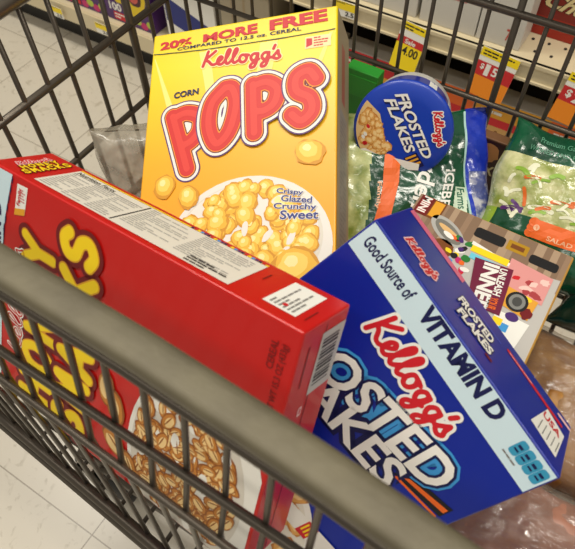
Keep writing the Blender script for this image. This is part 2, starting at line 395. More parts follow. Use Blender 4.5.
rect(mb, F, .034, .075, .066, .08, WHITE, 2); rect(mb, F, .006, .055, .08, .058, mat('rose_ink', (206,130,130)), 1); mb.build('lettering', t)
t, F = updeck('plain_carton', 'plain white carton with tiny red mark above the dollar price tag', -.206, .078, .058, .2, mat('carton_white', (206, 202, 194)))
mb = MB(); text(mb, F, '72', R4(.05,.012,.066,.034), mat('rust_ink', (190, 70, 60)), 1, .02); mb.build('lettering', t)
t, F = shelf_box('granola_bar_carton', 'dark red carton with cream script lettering at the top right of the picture', 'box', -.03, .34, .16, .2, .398, mat('brick_red_carton', (166, 40, 24)), None, 1.05)
mb = MB(); rect(mb, F, .004, .036, .336, .196, mat('maroon_red_ink', (128, 26, 20)), 1)
text(mb, F, 'Chewy', ((.035,.046),(.16,.036),(.17,.07),(.045,.08)), mat('cream_ink', (232, 214, 160)), 3, .03, .3, ((.03, mat('dark_brown_ink', (60, 24, 14))),)); mb.build('lettering', t)
# price tags
def price_tag(label, x, z, w, h, tilt, bands, txt, quad, tcol, y=.957, roll=0, name='price_tag'):
    R = M.Rotation(roll, 3, 'Y') @ M.Rotation(tilt, 3, 'X')
    t = thing(name, label, 'price tag', (x, y, z), R, 'price tags on the shelf edges')
    mb = MB(); mb.box((-w/2, 0, -h), (w/2, .0012, 0), WHITE)
    F = Face((-w/2, 0, -h), (1,0,0), (0,0,1))
    for v0, v1, m in bands: rect(mb, F, .0, v0*h, w, v1*h, m, 1)
    mb.build('card', t)
    mb = MB(); 
    for s, q, c in txt: text(mb, F, s, tuple((a*w, b_*h) for a, b_ in q), c, 3, .025)
    fineprint(mb, F, .06*w, .84*h, .95*w, .97*h, 2, 2, BLACK)
    mb.build('lettering', t)
    return t
TY = mat('tag_yellow', (250, 220, 20)); TO = mat('tag_orange', (240, 140, 30)); TR = mat('tag_red', (200, 40, 44))
price_tag('yellow and red sale price tag hanging behind the round cup', -.345, -.647, .052, .092, -.12, ((0,.55,TY),(.55,.7,TR),(.84,1,TY)), (('4.00', R4(.3,.33,.9,.52), BLACK), ('Sale', R4(.3,.57,.7,.67), WHITE)), None, None, .9585, .13)
price_tag('white price tag with red dollar square and orange base below the perforated deck', -.186, -.647, .068, .09, -.12, ((0,.42,TO),(.42,.72,TR),(.82,1,TY)), (('$', R4(.12,.55,.22,.68), WHITE), ('1', R4(.26,.46,.38,.7), WHITE), ('5', R4(.45,.5,.6,.68), WHITE)), None, None, .9585, .1)
price_tag('red and orange price tag cut off by the right edge of the picture', -.036, -.641, .068, .09, -.12, ((0,.42,TO),(.42,.72,TR),(.82,1,TY)), (('$', R4(.12,.5,.26,.68), WHITE), ('2', R4(.32,.46,.5,.7), WHITE)), None, None, .9585, .1)
for nm, x, z in (('small yellow and white price label on the low shelf edge, left one of two', -1.35, -.926), ('small yellow and white price label on the low shelf edge, right one of two', -1.185, -.922), ('small yellow price label on the upper shelf edge just right of the yellow cereal box', -.487, -.646)):
    price_tag(nm, x, z, .045, .03, 0, ((.45,1,TY),), (('2.5', R4(.5,.1,.9,.4), BLACK),), None, None, .956)
# ------------------------------------------------------------------ shopping cart
BOT = -.61
cart = thing('shopping_cart', 'grey wire shopping cart with a flat grey near rail, full of groceries', 'cart', (0, .28, FLOOR))
OFF = V((0, -.28, -FLOOR))
def L(p): return V(p)+OFF
XE, YF, XR = -.485, .53, .42
def yr(x):
    t = max(0, min(1, (x+.13)/.3)); return .0774-.0125*t*t*(3-2*t)-(.02*(x-.17) if x > .17 else 0)
mb = MB(); pts = [(XE-.01+ (XR+.01-XE)*k/10,) for k in range(11)]
mb.tube([L((p[0], yr(p[0])-.0035, -.2435)) for p in pts], 0, RAILM, 20, (.006, .0096)); mb.build('hand_rail', cart, True)
B1 = lambda x: (x, yr(x)-.0058, -.276); B2 = lambda x: (x, .0582-.004*(x+.2), -.345); B3 = lambda x: (x, .0475-.03*(x+.16), -.39)
B4 = lambda x: (x, .036-.06*(x+.18), BOT)
mb = MB()
for Bf, r in ((B1,.0034),(B2,.0031),(B3,.0029),(B4,.006)):
    mb.tube([L(Bf(XE+(XR-XE)*k/8)) for k in range(9)], r, WIRE)
mb.tube([L((x, B4(x)[1]-.004, BOT-.03)) for x in (XE, -.1, XR)], .005, WIRE)
n = int((XR-XE)/.0265); x = -.058-.0265*16
while x < XR:
    if x > XE: mb.tube([L((x, yr(x)+.002, -.25)), L((x, B1(x)[1]+.0035, B1(x)[2])), L((x, B2(x)[1]+.0035, B2(x)[2])), L((x, B3(x)[1]+.0035, B3(x)[2])), L((x, B4(x)[1]+.003, BOT-.03))], .0021, WIRE, 6)
    x += .0265
mb.build('near_side_panel', cart, True)
mb = MB()
yA = lambda z: .062
for z, r in ((-.306,.0075),(-.4,.0044),(-.5,.0038),(BOT,.006)): mb.tube([L((XE, .06, z)), L((XE, YF, z))], r, WIRE)
y = .4315-.0315*11
while y < YF:
    mb.tube([L((XE, y, -.306)), L((XE, y, BOT))], .0046 if abs(y-.4315) < .004 else .0027, WIRE, 6); y += .0315
mb.tube([L((XE, .07, -.25)), L((XE, .055, BOT))], .008, WIRE); mb.build('end_panel', cart, True)
mb = MB()
for z, r in ((-.235,.011),(-.3165,.0036),(-.4155,.003),(-.515,.0034),(BOT,.006)): mb.tube([L((XE, YF, z)), L((XR, YF, z))], r, WIRE)
x = -.1525-.0265*12
while x < XR:
    mb.tube([L((x, YF+.003, -.235)), L((x, YF+.003, BOT))], .0034 if abs(x+.0995) < .004 else .0022, WIRE, 6); x += .0265
mb.build('far_side_panel', cart, True)
mb = MB(); x = XE
while x < XR: mb.tube([L((x, B4(x)[1], BOT)), L((x, YF, BOT))], .0024, WIRE, 6); x += .0285
for k in range(8): mb.tube([L((XE, .07+k*.062, BOT-.005)), L((XR, .07+k*.062, BOT-.005))], .003, WIRE, 6)
mb.build('bottom_rack', cart, True)
mb = MB()
for yy in (.1, .48):
    mb.tube([L((-.44, yy, -.9)), L((.36, yy, -.88)), L((.42, yy, -.8)), L((.46, yy, -.62)), L((.42, yy, -.612))], .011, WIRE, 10)
mb.tube([L((-.44, .1, -.9)), L((-.44, .48, -.9))], .011, WIRE, 10); mb.tube([L((.36, .1, -.88)), L((.36, .48, -.88))], .011, WIRE, 10)
for yy in (.1, .48): mb.tube([L((-.4, yy, -.9)), L((-.36, yy, BOT))], .009, WIRE)
mb.build('chassis', cart, True)
RUB = mat('caster_rubber', (38, 36, 35), .7)
for xx, zz in ((-.42,-.9),(.35,-.88)):
    for yy in (.1,.48):
        mb = MB(); h = zz-FLOOR
        mb.box((xx-.012, yy-.28-.022, h-.09), (xx+.012, yy-.28-.017, h), WIRE); mb.box((xx-.012, yy-.28+.017, h-.09), (xx+.012, yy-.28+.022, h), WIRE); mb.box((xx-.014, yy-.302, h-.012), (xx+.014, yy-.258, h), WIRE)
        o = mb.build('caster', cart)
        mb = MB(); mb.lathe([(.012,-.014),(.052,-.014),(.06,-.008),(.06,.008),(.052,.014),(.012,.014)], RUB, 28)
        w = mb.build('wheel', o, True); w.location = (xx, yy-.28, .061); w.rotation_euler = (math.pi/2, 0, 0)
# ------------------------------------------------------------------ the three big cereal boxes
def big(name, label, R, c, d, m):
    Rm = M(R); base = V(c)-Rm @ V((0, 0, d[2]/2))
    t = thing(name, label, 'cereal box', base, Rm)
    o = carton('carton', t, d, m, .0017, True)
    front = Face((-d[0]/2, -d[1]/2, 0), (1,0,0), (0,0,1)); top = Face((-d[0]/2, -d[1]/2, d[2]), (1,0,0), (0,1,0)); right = Face((d[0]/2, -d[1]/2, 0), (0,1,0), (0,0,1))
    return t, front, top, right
# --- red puffed wheat box lying on its side
SMR = ((0.992,0.1109,-0.0603),(-0.0649,0.8576,0.5102),(0.1083,-0.5022,0.8579)); SMD = (.2884,.0534,.1988)
t, F, T, E = big('cereal_box', 'red puffed wheat cereal box lying on its long side against the near rail', SMR, (-.2199,.1271,-.4095), SMD, RED)
S = Face(F(0,0,0)-F.n*.0002, (0,0,1), (-1,0,0))       # print runs bottom to top: a = height up the side, b = -distance from the left end
clipS = (.002, -.2864, .197, -.002)
mb = MB(); poly(mb, F, [(.0018,.002),(.016,.002),(.016,.13),(.019,.16),(.026,.192),(.0275,.197),(.0018,.197)], BANNER, 1); ribbon(mb, F, [(.017,.004),(.017,.13),(.02,.16),(.0282,.196)], .0016, NAVY, 2)
text(mb, S, 'Good Source of', R4(.02,-.0135,.085,-.0065), NAVY, 2, .02); text(mb, S, 'VITAMIN D', R4(.092,-.0145,.17,-.0045), NAVY, 2, .03); mb.build('banner', t, label='pale blue vitamin banner')
mb = MB(); poly(mb, F, [(.0305,.167),(.0425,.1705),(.0455,.193),(.0335,.1925)], WHITE, 1); poly(mb, F, [(.0303,.1665),(.0423,.170),(.043,.1755),(.031,.172)], GOLD, 2)
text(mb, Face(F(.034,.176,0), V((.13,0,1)).normalized(), V((-1,0,.13)).normalized()), 'Family', ((0,-.004),(.014,-.004),(.014,.001),(0,.001)), REDINK, 2, .02)
fineprint(mb, F, .0365, .179, .0435, .19, 5, 2, mat('rose_ink', (206,130,130))); mb.build('offer_sticker', t, label='small white and gold offer sticker')
mb = MB(); script(mb, S, ((.042,-.044),(.142,-.044),(.142,-.026),(.042,-.026)), .0012, RED, 4, ((.0022, WHITE),)); mb.build('brand_lettering', t, label='white outlined brand script')
mb = MB(); seq = [(.0085, DRED), (.001, GOLD), (-.0012, YEL)]
for i, ch in enumerate('HONEY'):
    a = .012+i*.031; b0 = -.083+.002*abs(2-i)
    fat(mb, S, ch, ((a,b0),(a+.023,b0+.002*(i-2)),(a+.023,b0+.034),(a,b0+.034)), .0088, 3, seq)
for i, ch in enumerate('SMACKS'):
    a = .006+i*.0305; b0 = -.126+.0018*abs(2.5-i)
    fat(mb, S, ch, ((a,b0),(a+.024,b0),(a+.024,b0+.033),(a,b0+.033)), .01, 7, seq)
mb.build('title_lettering', t, label='fat yellow title letters outlined dark red')
mb = MB(); bc = (.05, -.232)
ell(mb, S, bc[0], bc[1], .078, .062, MILK, 1, 0, 40, 0, clipS); ell(mb, S, bc[0], bc[1]+.006, .07, .052, mat('bowl_inner_white', (214,206,192)), 2, 0, 40, 0, clipS)
rn = random.Random(11); k = 0
while k < 190:
    a = rn.uniform(0, 6.283); q = math.sqrt(rn.random()); u = bc[0]+.066*q*math.cos(a); v = bc[1]+.008+.046*q*math.sin(a)
    if u < .008 or v < -.281: continue
    if rn.random() < .1: ell(mb, S, u, v, .006, .004, MILK, 3+k*.02, 0, 12, .1)
    else: wheat(mb, S, u, v, rn.uniform(.007,.0095), rn.uniform(0,3.14), 3+k*.02)
    k += 1
for u, v, r, ro in ((.073,-.145,.0155,.2),(.062,-.156,.0155,.3),(.03,-.158,.015,1.0),(.02,-.176,.013,.6)): wheat(mb, S, u, v, r, ro, 6)
mb.build('bowl_picture', t, label='printed bowl of puffed wheat in milk')
mb = MB(); INK = mat('dull_red_ink', (120, 20, 20)); text(mb, S, 'NET WT 15.3 OZ (433g)', R4(.135,-.2825,.186,-.2765), INK, 2, .01); text(mb, S, 'CEREAL', R4(.166,-.2745,.186,-.2695), INK, 2, .01); mb.build('weight_lettering', t)
mb = MB(); rect(mb, T, .044, .0055, .2285, .0465, mat('label_off_white', (224,218,204)), 1); rect(mb, T, .044, .047, .2285, .0485, YEL, 1)
cols = [NAVY, REDINK, YEL, LBLUE, PURPLE]
for k in range(22): rect(mb, T, .16+k*.003, .0468, .1626+k*.003, .0492, cols[k % 5], 2)
text(mb, T, 'Nutrition Facts', R4(.047,.0405,.088,.045), BLACK, 2, .02); rect(mb, T, .122, .007, .1235, .0455, BLACK, 2)
rect(mb, T, .046, .0392, .12, .0398, BLACK, 2)
PALEINK = mat('pale_grey_ink', (164,160,152)); fineprint(mb, T, .047, .007, .12, .0385, 12, 2, PALEINK, 3); fineprint(mb, T, .126, .012, .226, .0455, 13, 2, PALEINK, 2); fineprint(mb, T, .19, .0065, .226, .016, 3, 3, BLACK, 1)
mb.build('nutrition_panel', t, label='white nutrition facts panel with small grey print')
mb = MB(); A = Face(T(0,0,0)-T.n*.0002, (0,1,0), (-1,0,0))
for i, ch in enumerate('HONEY'): fat(mb, A, ch, R4(.0105+i*.0068,-.0245,.0155+i*.0068,-.0185), .0014, 2, [(.0018, DRED), (0, YEL)])
for i, ch in enumerate('SMACKS'): fat(mb, A, ch, R4(.0065+i*.0071,-.0335,.012+i*.0071,-.0265), .0016, 2, [(.002, DRED), (0, YEL)])
script(mb, A, ((.012,-.0165),(.041,-.0165),(.041,-.0105),(.012,-.0105)), .0007, REDINK, 2, ((.0016, mat('pale_rose_ink', (236,190,190))),)); mb.build('side_title_lettering', t)
mb = MB(); rect(mb, T, .2515, .0095, .2755, .0452, WHITE, 1); fineprint(mb, Face(T(0,0,0)-T.n*.0002, (0,1,0), (-1,0,0)), .012, -.273, .043, -.254, 6, 2); ell(mb, T, .264, .016, .0018, .0018, REDINK, 3)
rect(mb, T, .236, .03, .2372, .04, INK, 1); rect(mb, T, .2805, .011, .2815, .026, INK, 1); mb.build('recycling_note', t, label='small white note sticker near the box end')
mb = MB(); rect(mb, E, .024, .143, .0516, .189, mat('barcode_grey', (190,186,182)), 1)
for k in range(13): rect(mb, E, .027, .149+k*.0028, .046, .149+k*.0028+(.0019 if k % 3 else .001), BLACK, 2)
rect(mb, E, .018, .129, .0225, .1365, mat('pale_rose_ink', (236,190,190)), 1, .0015); rect(mb, E, .0195, .131, .0212, .1348, REDINK, 2)
rect(mb, E, .0105, .155, .0118, .185, INK, 1); mb.build('barcode_label', t, label='grey barcode label on the box end')
mb = MB(); rect(mb, E, .0262, .004, .0272, .195, DRED, .5); mb.build('end_flap_seam', t)
# --- yellow box leaning against the far wire wall
POR = ((.881,.047,-.4708),(.4071,.4317,.8049),(.2411,-.9008,.3612)); POD = (.193,.0554,.29)
YM = ramp_mat('yellow_carton_print', [(0,(250,196,28)),(.3,(246,168,26)),(.5,(248,180,30)),(.72,(250,206,24)),(.86,(252,222,26)),(1,(250,216,16))], 2, 0, .29, .35, .0)
t, F, T, E = big('cereal_box', 'yellow corn puff cereal box leaning back behind the red cereal box', POR, (-.2708,.3405,-.4333), POD, YM)
mb = MB(); rect(mb, E, .0018, .002, .0536, .288, mat('side_panel_print', (166,150,118), .5), .6); rect(mb, E, .012, .03, .044, .19, mat('side_grey_print', (150,146,138), .5), 1); fineprint(mb, E, .015, .035, .041, .185, 30, 2, GREYINK, 2)
rect(mb, E, .02, .2, .034, .262, mat('faded_red', (176,96,80)), 1); mb.build('side_print', t, label='tan side panel with small grey print')
ST = mat('sun_ray_ink', (255, 236, 130))
mb = MB()
for a, w in ((-.42,.008),(-.16,.006),(.1,.009),(.36,.006)):
    o_ = (.1,.03)
    poly(mb, F, [(o_[0]+.16*math.sin(a)-w*.6, .178), (o_[0]+.16*math.sin(a)+w*.6, .178), (max(.004,min(.189,o_[0]+.26*math.sin(a)+w)), .262), (max(.003,min(.186,o_[0]+.26*math.sin(a)-w)), .262)], ST, .6)
mb.build('ray_print', t)
mb = MB(); f = quadmap(((.0087,.2715),(.184,.2725),(.183,.2875),(.0087,.2805)))
text(mb, F, '20%', (f(.0,-.05), f(.2,0.0), f(.2,.9), f(.0,.95)), REDINK, 3, .045); text(mb, F, 'MORE', (f(.27,.08), f(.6,.1), f(.6,1.0), f(.27,.92)), REDINK, 3, .045); text(mb, F, 'FREE', (f(.67,.12), f(1,.12), f(1,1.02), f(.67,1.0)), REDINK, 3, .045)
text(mb, F, 'COMPARED TO 12.5 oz. CEREAL', ((.028,.2678),(.158,.2685),(.158,.2725),(.028,.2712)), NAVY, 3, .02)
ribbon(mb, F, [(.002,.2672),(.05,.2645),(.1,.2636),(.15,.2634),(.1912,.2645)], .0013, mat('olive_ink', (70,76,30)), 2); mb.build('offer_lettering', t, label='red more-free offer across the top')
mb = MB(); script(mb, F, ((.057,.245),(.138,.2415),(.138,.257),(.057,.261)), .0032, REDINK, 4, ((.0022, mat('pale_yellow_ink', (252,238,170))),)); mb.build('brand_lettering', t, label='red brand script')
mb = MB(); text(mb, F, 'CORN', ((.0285,.2135),(.055,.2155),(.055,.222),(.0285,.2205)), NAVY, 4, .04); mb.build('small_lettering', t)
mb = MB(); PD = mat('violet_ink', (84, 40, 110)); PR = mat('pops_red', (214, 40, 36)); PR2 = mat('pops_red_light', (226, 62, 50)); PRI = mat('pops_rim', (244,150,40))
seq = [(.009, PD), (.0064, WHITE), (.001, DRED), (-.001, PRI), (-.0028, PR), (-.0118, PR2)]
fat(mb, F, 'P', ((.044,.1335),(.068,.154),(.062,.2005),(.0215,.1945)), .0182, 3, seq)
fat(mb, F, 'O', ((.065,.157),(.0955,.159),(.101,.222),(.066,.216)), .0182, 9, seq)
fat(mb, F, 'P', ((.110,.1655),(.14,.168),(.1415,.2195),(.1055,.2175)), .0182, 15, seq)
fat(mb, F, 'S', ((.149,.1705),(.175,.172),(.1785,.222),(.149,.2255)), .0182, 21, seq)
mb.build('title_lettering', t, label='huge red title letters outlined white and violet')
mb = MB(); bc = (.112, .055); cl = (.002,.002,.191,.16)
ell(mb, F, bc[0], bc[1], .0785, .069, MILK, 1, 0, 44, 0, cl); ell(mb, F, bc[0], bc[1]+.008, .07, .055, mat('milk_shade_ink', (226,220,204)), 2, 0, 44, 0, cl); ell(mb, F, bc[0], bc[1]+.012, .066, .05, MILK, 2.5, 0, 44, 0, cl)
rn = random.Random(5)
for k in range(105):
    a = rn.uniform(0, 6.283); q = math.sqrt(rn.random()); u = bc[0]+.06*q*math.cos(a); v = bc[1]+.012+.046*q*math.sin(a)
    corn_pop(mb, F, u, v, rn.uniform(.0075,.0115), 3+k*.03, cl)
for k in range(8): ell(mb, F, bc[0]+rn.uniform(-.05,.05), bc[1]+rn.uniform(-.02,.05), .007, .003, MILK, 6.2, rn.uniform(0,3), 14, .1)
corn_pop(mb, F, .158, .034, .022, 7, cl); corn_pop(mb, F, .0262, .121, .0125, 7, cl); corn_pop(mb, F, .1687, .1418, .0145, 7, cl); corn_pop(mb, F, .052,.108,.012,7.5, cl)
mb.build('bowl_picture', t, label='printed bowl of golden corn puffs in milk')
mb = MB()
for s, q in (('Crispy', ((.1385,.1035),(.163,.0995),(.164,.1055),(.139,.1095))), ('Glazed', ((.143,.0965),(.1715,.0925),(.172,.0985),(.1435,.1025))), ('Crunchy', ((.1365,.0885),(.1755,.0845),(.176,.0915),(.1365,.0955))), ('Sweet', ((.1425,.0795),(.1775,.0775),(.178,.0855),(.143,.088)))):
    text(mb, F, s, q, mat('royal_ink', (40,50,130)), 9, .02, 0, ((.05, WHITE),))
mb.build('taste_lettering', t, label='blue taste words over the bowl')
mb = MB(); rect(mb, F, .162, .2475, .187, .26, mat('label_cream', (248,226,170)), 2); fineprint(mb, F, .1705, .2485, .186, .2595, 4, 3, REDINK); poly(mb, F, [(.1632,.249),(.169,.251),(.1688,.258),(.1632,.2585)], REDINK, 3); mb.build('offer_sticker', t, label='small red and white corner sticker')
# --- blue frosted flakes box tipped forward at the right
FR = ((.8637,.048,.5017),(-.331,.8047,.4929),(-.38,-.5918,.7109)); FD = (.1969,.0768,.265)
t, F, T, E = big('cereal_box', 'blue frosted corn flakes cereal box tipped right, with a pale blue vitamin banner', FR, (-.0748,.1833,-.4643), FD, BLUE)
mb = MB(); rect(mb, F, .0016, .239, .1953, .2634, BANNER, 1); text(mb, F, 'Good Source of', ((.007,.2475),(.0552,.249),(.0552,.259),(.007,.2575)), NAVY, 2, .025); text(mb, F, 'VITAMIN D', ((.0655,.2493),(.1485,.2488),(.1485,.2625),(.0655,.263)), NAVY, 2, .045)
for k in range(4):
    u = .167+k*.0069; rect(mb, F, u-.0005, .2475, u+.0062, .2605, TEAL, 2, .0022); rect(mb, F, u+.001, .2545, u+.0048, .2565, NAVY, 3); rect(mb, F, u+.001, .2515, u+.0048, .2528, NAVY, 3)
fineprint(mb, F, .166, .2435, .19, .2462, 1, 2); mb.build('banner', t, label='pale blue vitamin banner')
mb = MB(); script(mb, F, ((.054,.214),(.142,.2125),(.142,.2325),(.054,.2365)), .0036, REDINK, 4, ((.0042, WHITE),)); mb.build('brand_lettering', t, label='red brand script outlined white')
mb = MB(); q1 = ((.0185,.152),(.1735,.1826),(.1685,.2125),(.0135,.1815)); q2 = ((.036,.134),(.158,.1515),(.153,.178),(.03,.1605))
text(mb, F, 'FROSTED', q1, LBLUE, 1, .05, .12, ((.105, LBLUE),)); text(mb, F, 'FLAKES', q2, NAVY, 1.5, .05, .12, ((.085, NAVY),))
text(mb, F, 'FROSTED', q1, WHITE, 4, .026, .12, ((.05, NAVY),)); text(mb, F, 'FLAKES', q2, WHITE, 4, .026, .12, ((.045, NAVY),)); mb.build('title_lettering', t, label='white italic title letters with blue outline')
mb = MB(); poly(mb, F, [(.148,.166),(.189,.1775),(.189,.1895),(.163,.181)], BLACK, .8); poly(mb, F, [(.156,.1715),(.188,.1815),(.188,.186),(.158,.175)], ORANGE, 2); poly(mb, F, [(.152,.1655),(.188,.174),(.188,.176),(.152,.1675)], ORANGE, 2); mb.build('stripe_emblem', t, label='orange and black stripes under the title')
mb = MB(); bc = (.1, .03); cl = (.002,.002,.1949,.12)
ell(mb, F, bc[0], bc[1], .085, .066, MILK, 1, 0, 40, 0, cl); ell(mb, F, bc[0], bc[1]+.006, .077, .054, mat('milk_shade_ink', (226,220,204)), 2, 0, 40, 0, cl)
rn = random.Random(9)
for k in range(80):
    a = rn.uniform(0, 6.283); q = math.sqrt(rn.random()); flake(mb, F, bc[0]+.068*q*math.cos(a), bc[1]+.012+.046*q*math.sin(a), rn.uniform(.008,.013), 3+k*.04, cl)
poly(mb, F, [(.11,.052),(.19,.07),(.19,.087),(.11,.069)], MILK, 7.5); poly(mb, F, [(.154,.062),(.164,.064),(.164,.081),(.154,.079)], REDINK, 8); 
for k in range(3): rect(mb, F, .1555+k*.003, .067, .157+k*.003, .077, YEL, 9)
mb.build('bowl_picture', t, label='printed bowl of flakes')
mb = MB(); rect(mb, T, .003, .0665, .068, .0752, PINK, 1); mb.build('glue_flap', t, label='pink strip along the back edge of the box top')
mb = MB(); script(mb, T, ((.0205,.022),(.054,.022),(.054,.035),(.0205,.035)), .0015, REDINK, 2, ((.0026, mat('pale_rose_ink', (236,190,190))),))
text(mb, T, 'FROSTED', ((.074,.0365),(.112,.0375),(.112,.0505),(.074,.0495)), WHITE, 3, .04, .12, ((.07, NAVY),)); text(mb, T, 'FLAKES', ((.079,.0215),(.116,.0225),(.116,.035),(.079,.034)), WHITE, 3, .04, .12, ((.07, NAVY),))
rect(mb, T, .086, .056, .118, .0575, mat('faint_blue_ink', (70,90,190)), 1); rect(mb, T, .112, .0175, .119, .021, DRED, 2); mb.build('top_lettering', t, label='small brand and title lettering on the box top')
mb = MB(); poly(mb, T, [(.162,.0165),(.1885,.0125),(.1915,.05),(.172,.056)], WHITE, 1); text(mb, Face(T(.168,.046,0), V((.9,-.1,0)).normalized(), V((.1,.9,0)).normalized()), 'USA', ((.002,-.006),(.02,-.006),(.02,.003),(.002,.003)), REDINK, 2, .02)
for k in range(5): ribbon(mb, T, [(.169+.0045*k,.018),(.1705+.0045*k,.034)], .0008, GREYINK, 2)
ribbon(mb, T, [(.126,.061),(.186,.058)], .0045, REDINK, 1, False); fineprint(mb, T, .127, .059, .186, .0615, 1, 2, mat('pale_rose_ink', (236,190,190)))
ribbon(mb, T, [(.183,.0685),(.194,.0685)], .004, mat('pale_rose_ink', (236,190,190)), 1, False); mb.build('offer_panel', t, label='white torn-look offer panel and red ribbon')
mb = MB(); rect(mb, E, .038, .004, .039, .26, NAVY, .5); mb.build('end_flap_seam', t)
# ------------------------------------------------------------------ round cup of cereal
lid_c = V((-.1564,.4444,-.4119)); N = V((.2275,-.8962,.3809)).normalized(); e1 = V((.7532,-.0859,-.6521)); e1 = (e1-N*e1.dot(N)).normalized(); e2 = N.cross(e1)
HC = .064
t = thing('cereal_cup', 'round blue foil-lidded cup of frosted flakes resting on the dark green bag', 'cup', lid_c-N*HC, M((e1, e2, N)).transposed())
CUPW = mat('cup_white_plastic', (220,218,210), .4)
mb = MB(); mb.lathe([(.001,.004),(.036,.004),(.0395,0),(.0415,.002),(.0445,.05),(.0445,.058)], CUPW, 56); mb.build('cup_body', t, True)
mb = MB(); mb.lathe([(.0427,.02),(.0447,.05)], BLUE, 56, False, False); 
for k in range(7):
    a = -1.9+k*.62; w_ = .2
    mb.add([(.0430*math.cos(a), .0430*math.sin(a), .022),(.0430*math.cos(a+w_), .0430*math.sin(a+w_), .022),(.0450*math.cos(a+w_), .0450*math.sin(a+w_), .048),(.0450*math.cos(a), .0450*math.sin(a), .048)], [(0,1,2,3)], WHITE)
mb.build('sleeve', t, label='blue and white printed sleeve')
LID = mat('foil_lid_blue', (22, 62, 176), .35, coat=.2)
mb = MB(); mb.lathe([(.0445,.0575),(.0478,.058),(.0485,.06),(.0478,.0622),(.0462,.063),(.0455,.0636),(.03,.0638),(.001,.064)], LID, 64); mb.build('lid', t, True)
F = Face((0,0,.064), (1,0,0), (0,1,0)); cl = None
def inlid(u, v, r=.0445):
    q = math.hypot(u, v); return (u, v) if q <= r else (u*r/q, v*r/q)
FL = lambda u, v, l: F(*inlid(u, v), l)
mb = MB(); cream = mat('flake_cream_ink', (226,190,130))
arc = [(.045*math.cos(a), .045*math.sin(a)) for a in [math.radians(-166+ (104)*k/20) for k in range(21)]]
poly(mb, F, arc+[(.008,-.022),(-.01,-.015),(-.026,-.008)], cream, 1)
rn = random.Random(2)
for k in range(70):
    a = math.radians(rn.uniform(-160,-72)); r = rn.uniform(.02,.041); u, v = r*math.cos(a), r*math.sin(a)
    if v > -.013: continue
    flake(mb, FL, u, v, rn.uniform(.003,.0065), 1.5+k*.03)
for k in range(5): ell(mb, FL, -.02+rn.uniform(-.012,.02), -.03+rn.uniform(-.008,.008), .0022, .0016, REDINK if k < 3 else MILK, 4.2)
poly(mb, FL, [(-.008,-.0452),(.004,-.0448),(.018,-.033),(.036,-.0165),(.042,-.0085),(.037,-.004),(.024,-.016),(.006,-.033),(-.006,-.04)], MILK, 5); mb.build('lid_picture', t, label='flakes and spoon printed on the lid')
mb = MB(); q1 = ((-.0335,.0135),(.0355,.0015),(.0375,.011),(-.0285,.0245)); q2 = ((-.0355,.0025),(.0215,-.0095),(.0235,.0005),(-.0305,.0125))
for s, q in (('FROSTED', q1), ('FLAKES', q2)): text(mb, F, s, q, NAVY, 1, .08, .12); text(mb, F, s, q, WHITE, 2, .028, .12)
for k in range(3): poly(mb, F, [(.0245+k*.0042,-.0125),(.0265+k*.0042,-.0128),(.0285+k*.0042,-.002),(.0265+k*.0042,-.0018)], GOLD, 2)
poly(mb, F, [(.0235,-.0135),(.039,-.015),(.041,-.001),(.0255,.0)], NAVY, 1); fineprint(mb, F, .0,-.0185,.012,-.016,1,2,WHITE); mb.build('title_lettering', t, label='white title letters on the lid')
mb = MB(); script(mb, F, ((.001,.0345),(.0315,.0205),(.034,.0275),(.0035,.042)), .0015, REDINK, 4, ((.002, WHITE),)); mb.build('brand_lettering', t, label='red brand script on the lid')
# ------------------------------------------------------------------ lunch kit carton
t = thing('lunch_kit_carton', 'flat lunch kit carton with wood print and maroon panel lying behind the blue cereal box', 'carton', (-.0395,.337,-.475))
d = (.147,.14,.035); WD = mat('kraft_gold', (186,140,62), .5)
carton('carton', t, d, WD, .0015, True)
F = Face((-.0005,-.007,d[2]), (1,0,0), (0,1,0))
mb = MB(); rect(mb, F, -.0722, -.0625, .0722, .0755, mat('print_grey', (196,190,180)), .5)
wc = [mat('wood_a', (150,122,98)), mat('wood_b', (172,146,120)), mat('wood_c', (134,108,86)), mat('wood_d', (160,136,114))]
F2 = Face((-.0005,-.007,d[2]), (1,0,0), (0,1,0))
rn = random.Random(4); u = -.0725
while u < .0715:
    w = rn.uniform(.004,.009); rect(mb, F2, u, .03, min(u+w, .0722), .0755, wc[rn.randrange(4)], 1); u += w
mb.build('wood_print', t, label='grey brown wood plank print')
F = Face((-.0005,-.007,d[2]), (1,0,0), (0,1,0))
mb = MB()
poly(mb, F, [(-.0175,.0445),(.028,.0375),(.0715,.0455),(.0712,-.062),(-.04,-.062)], mat('tray_grey', (190,186,180)), 1.6)
rect(mb, F, -.0115, .0535, .0165, .0655, BLACK, 2, .003); rect(mb, F, .0405, .0505, .066, .061, BLACK, 2, .003); rect(mb, F, .0185, .0545, .0375, .0665, mat('label_gold', (178,134,22)), 2, .001); rect(mb, F, .022, .058, .034, .063, BROWNINK, 3)
mb.build('tray_print', t, label='printed dark clasps and gold plate')
mb = MB(); rect(mb, F, -.0705, .0515, -.0455, .0755, mat('choc_red', (110,26,16)), 2); rect(mb, F, -.0575, .0515, -.0455, .0755, BROWNINK, 2.5); rect(mb, F, -.0565, .054, -.047, .074, GOLD, 3)
text(mb, Face(F(-.068,.0745,0), (0,-1,0), (1,0,0)), 'MINI', ((0,0),(.02,0),(.02,.008),(0,.008)), WHITE, 3, .03, 0, ((.03, REDINK),)); mb.build('corner_emblem', t, label='red and gold corner emblem')
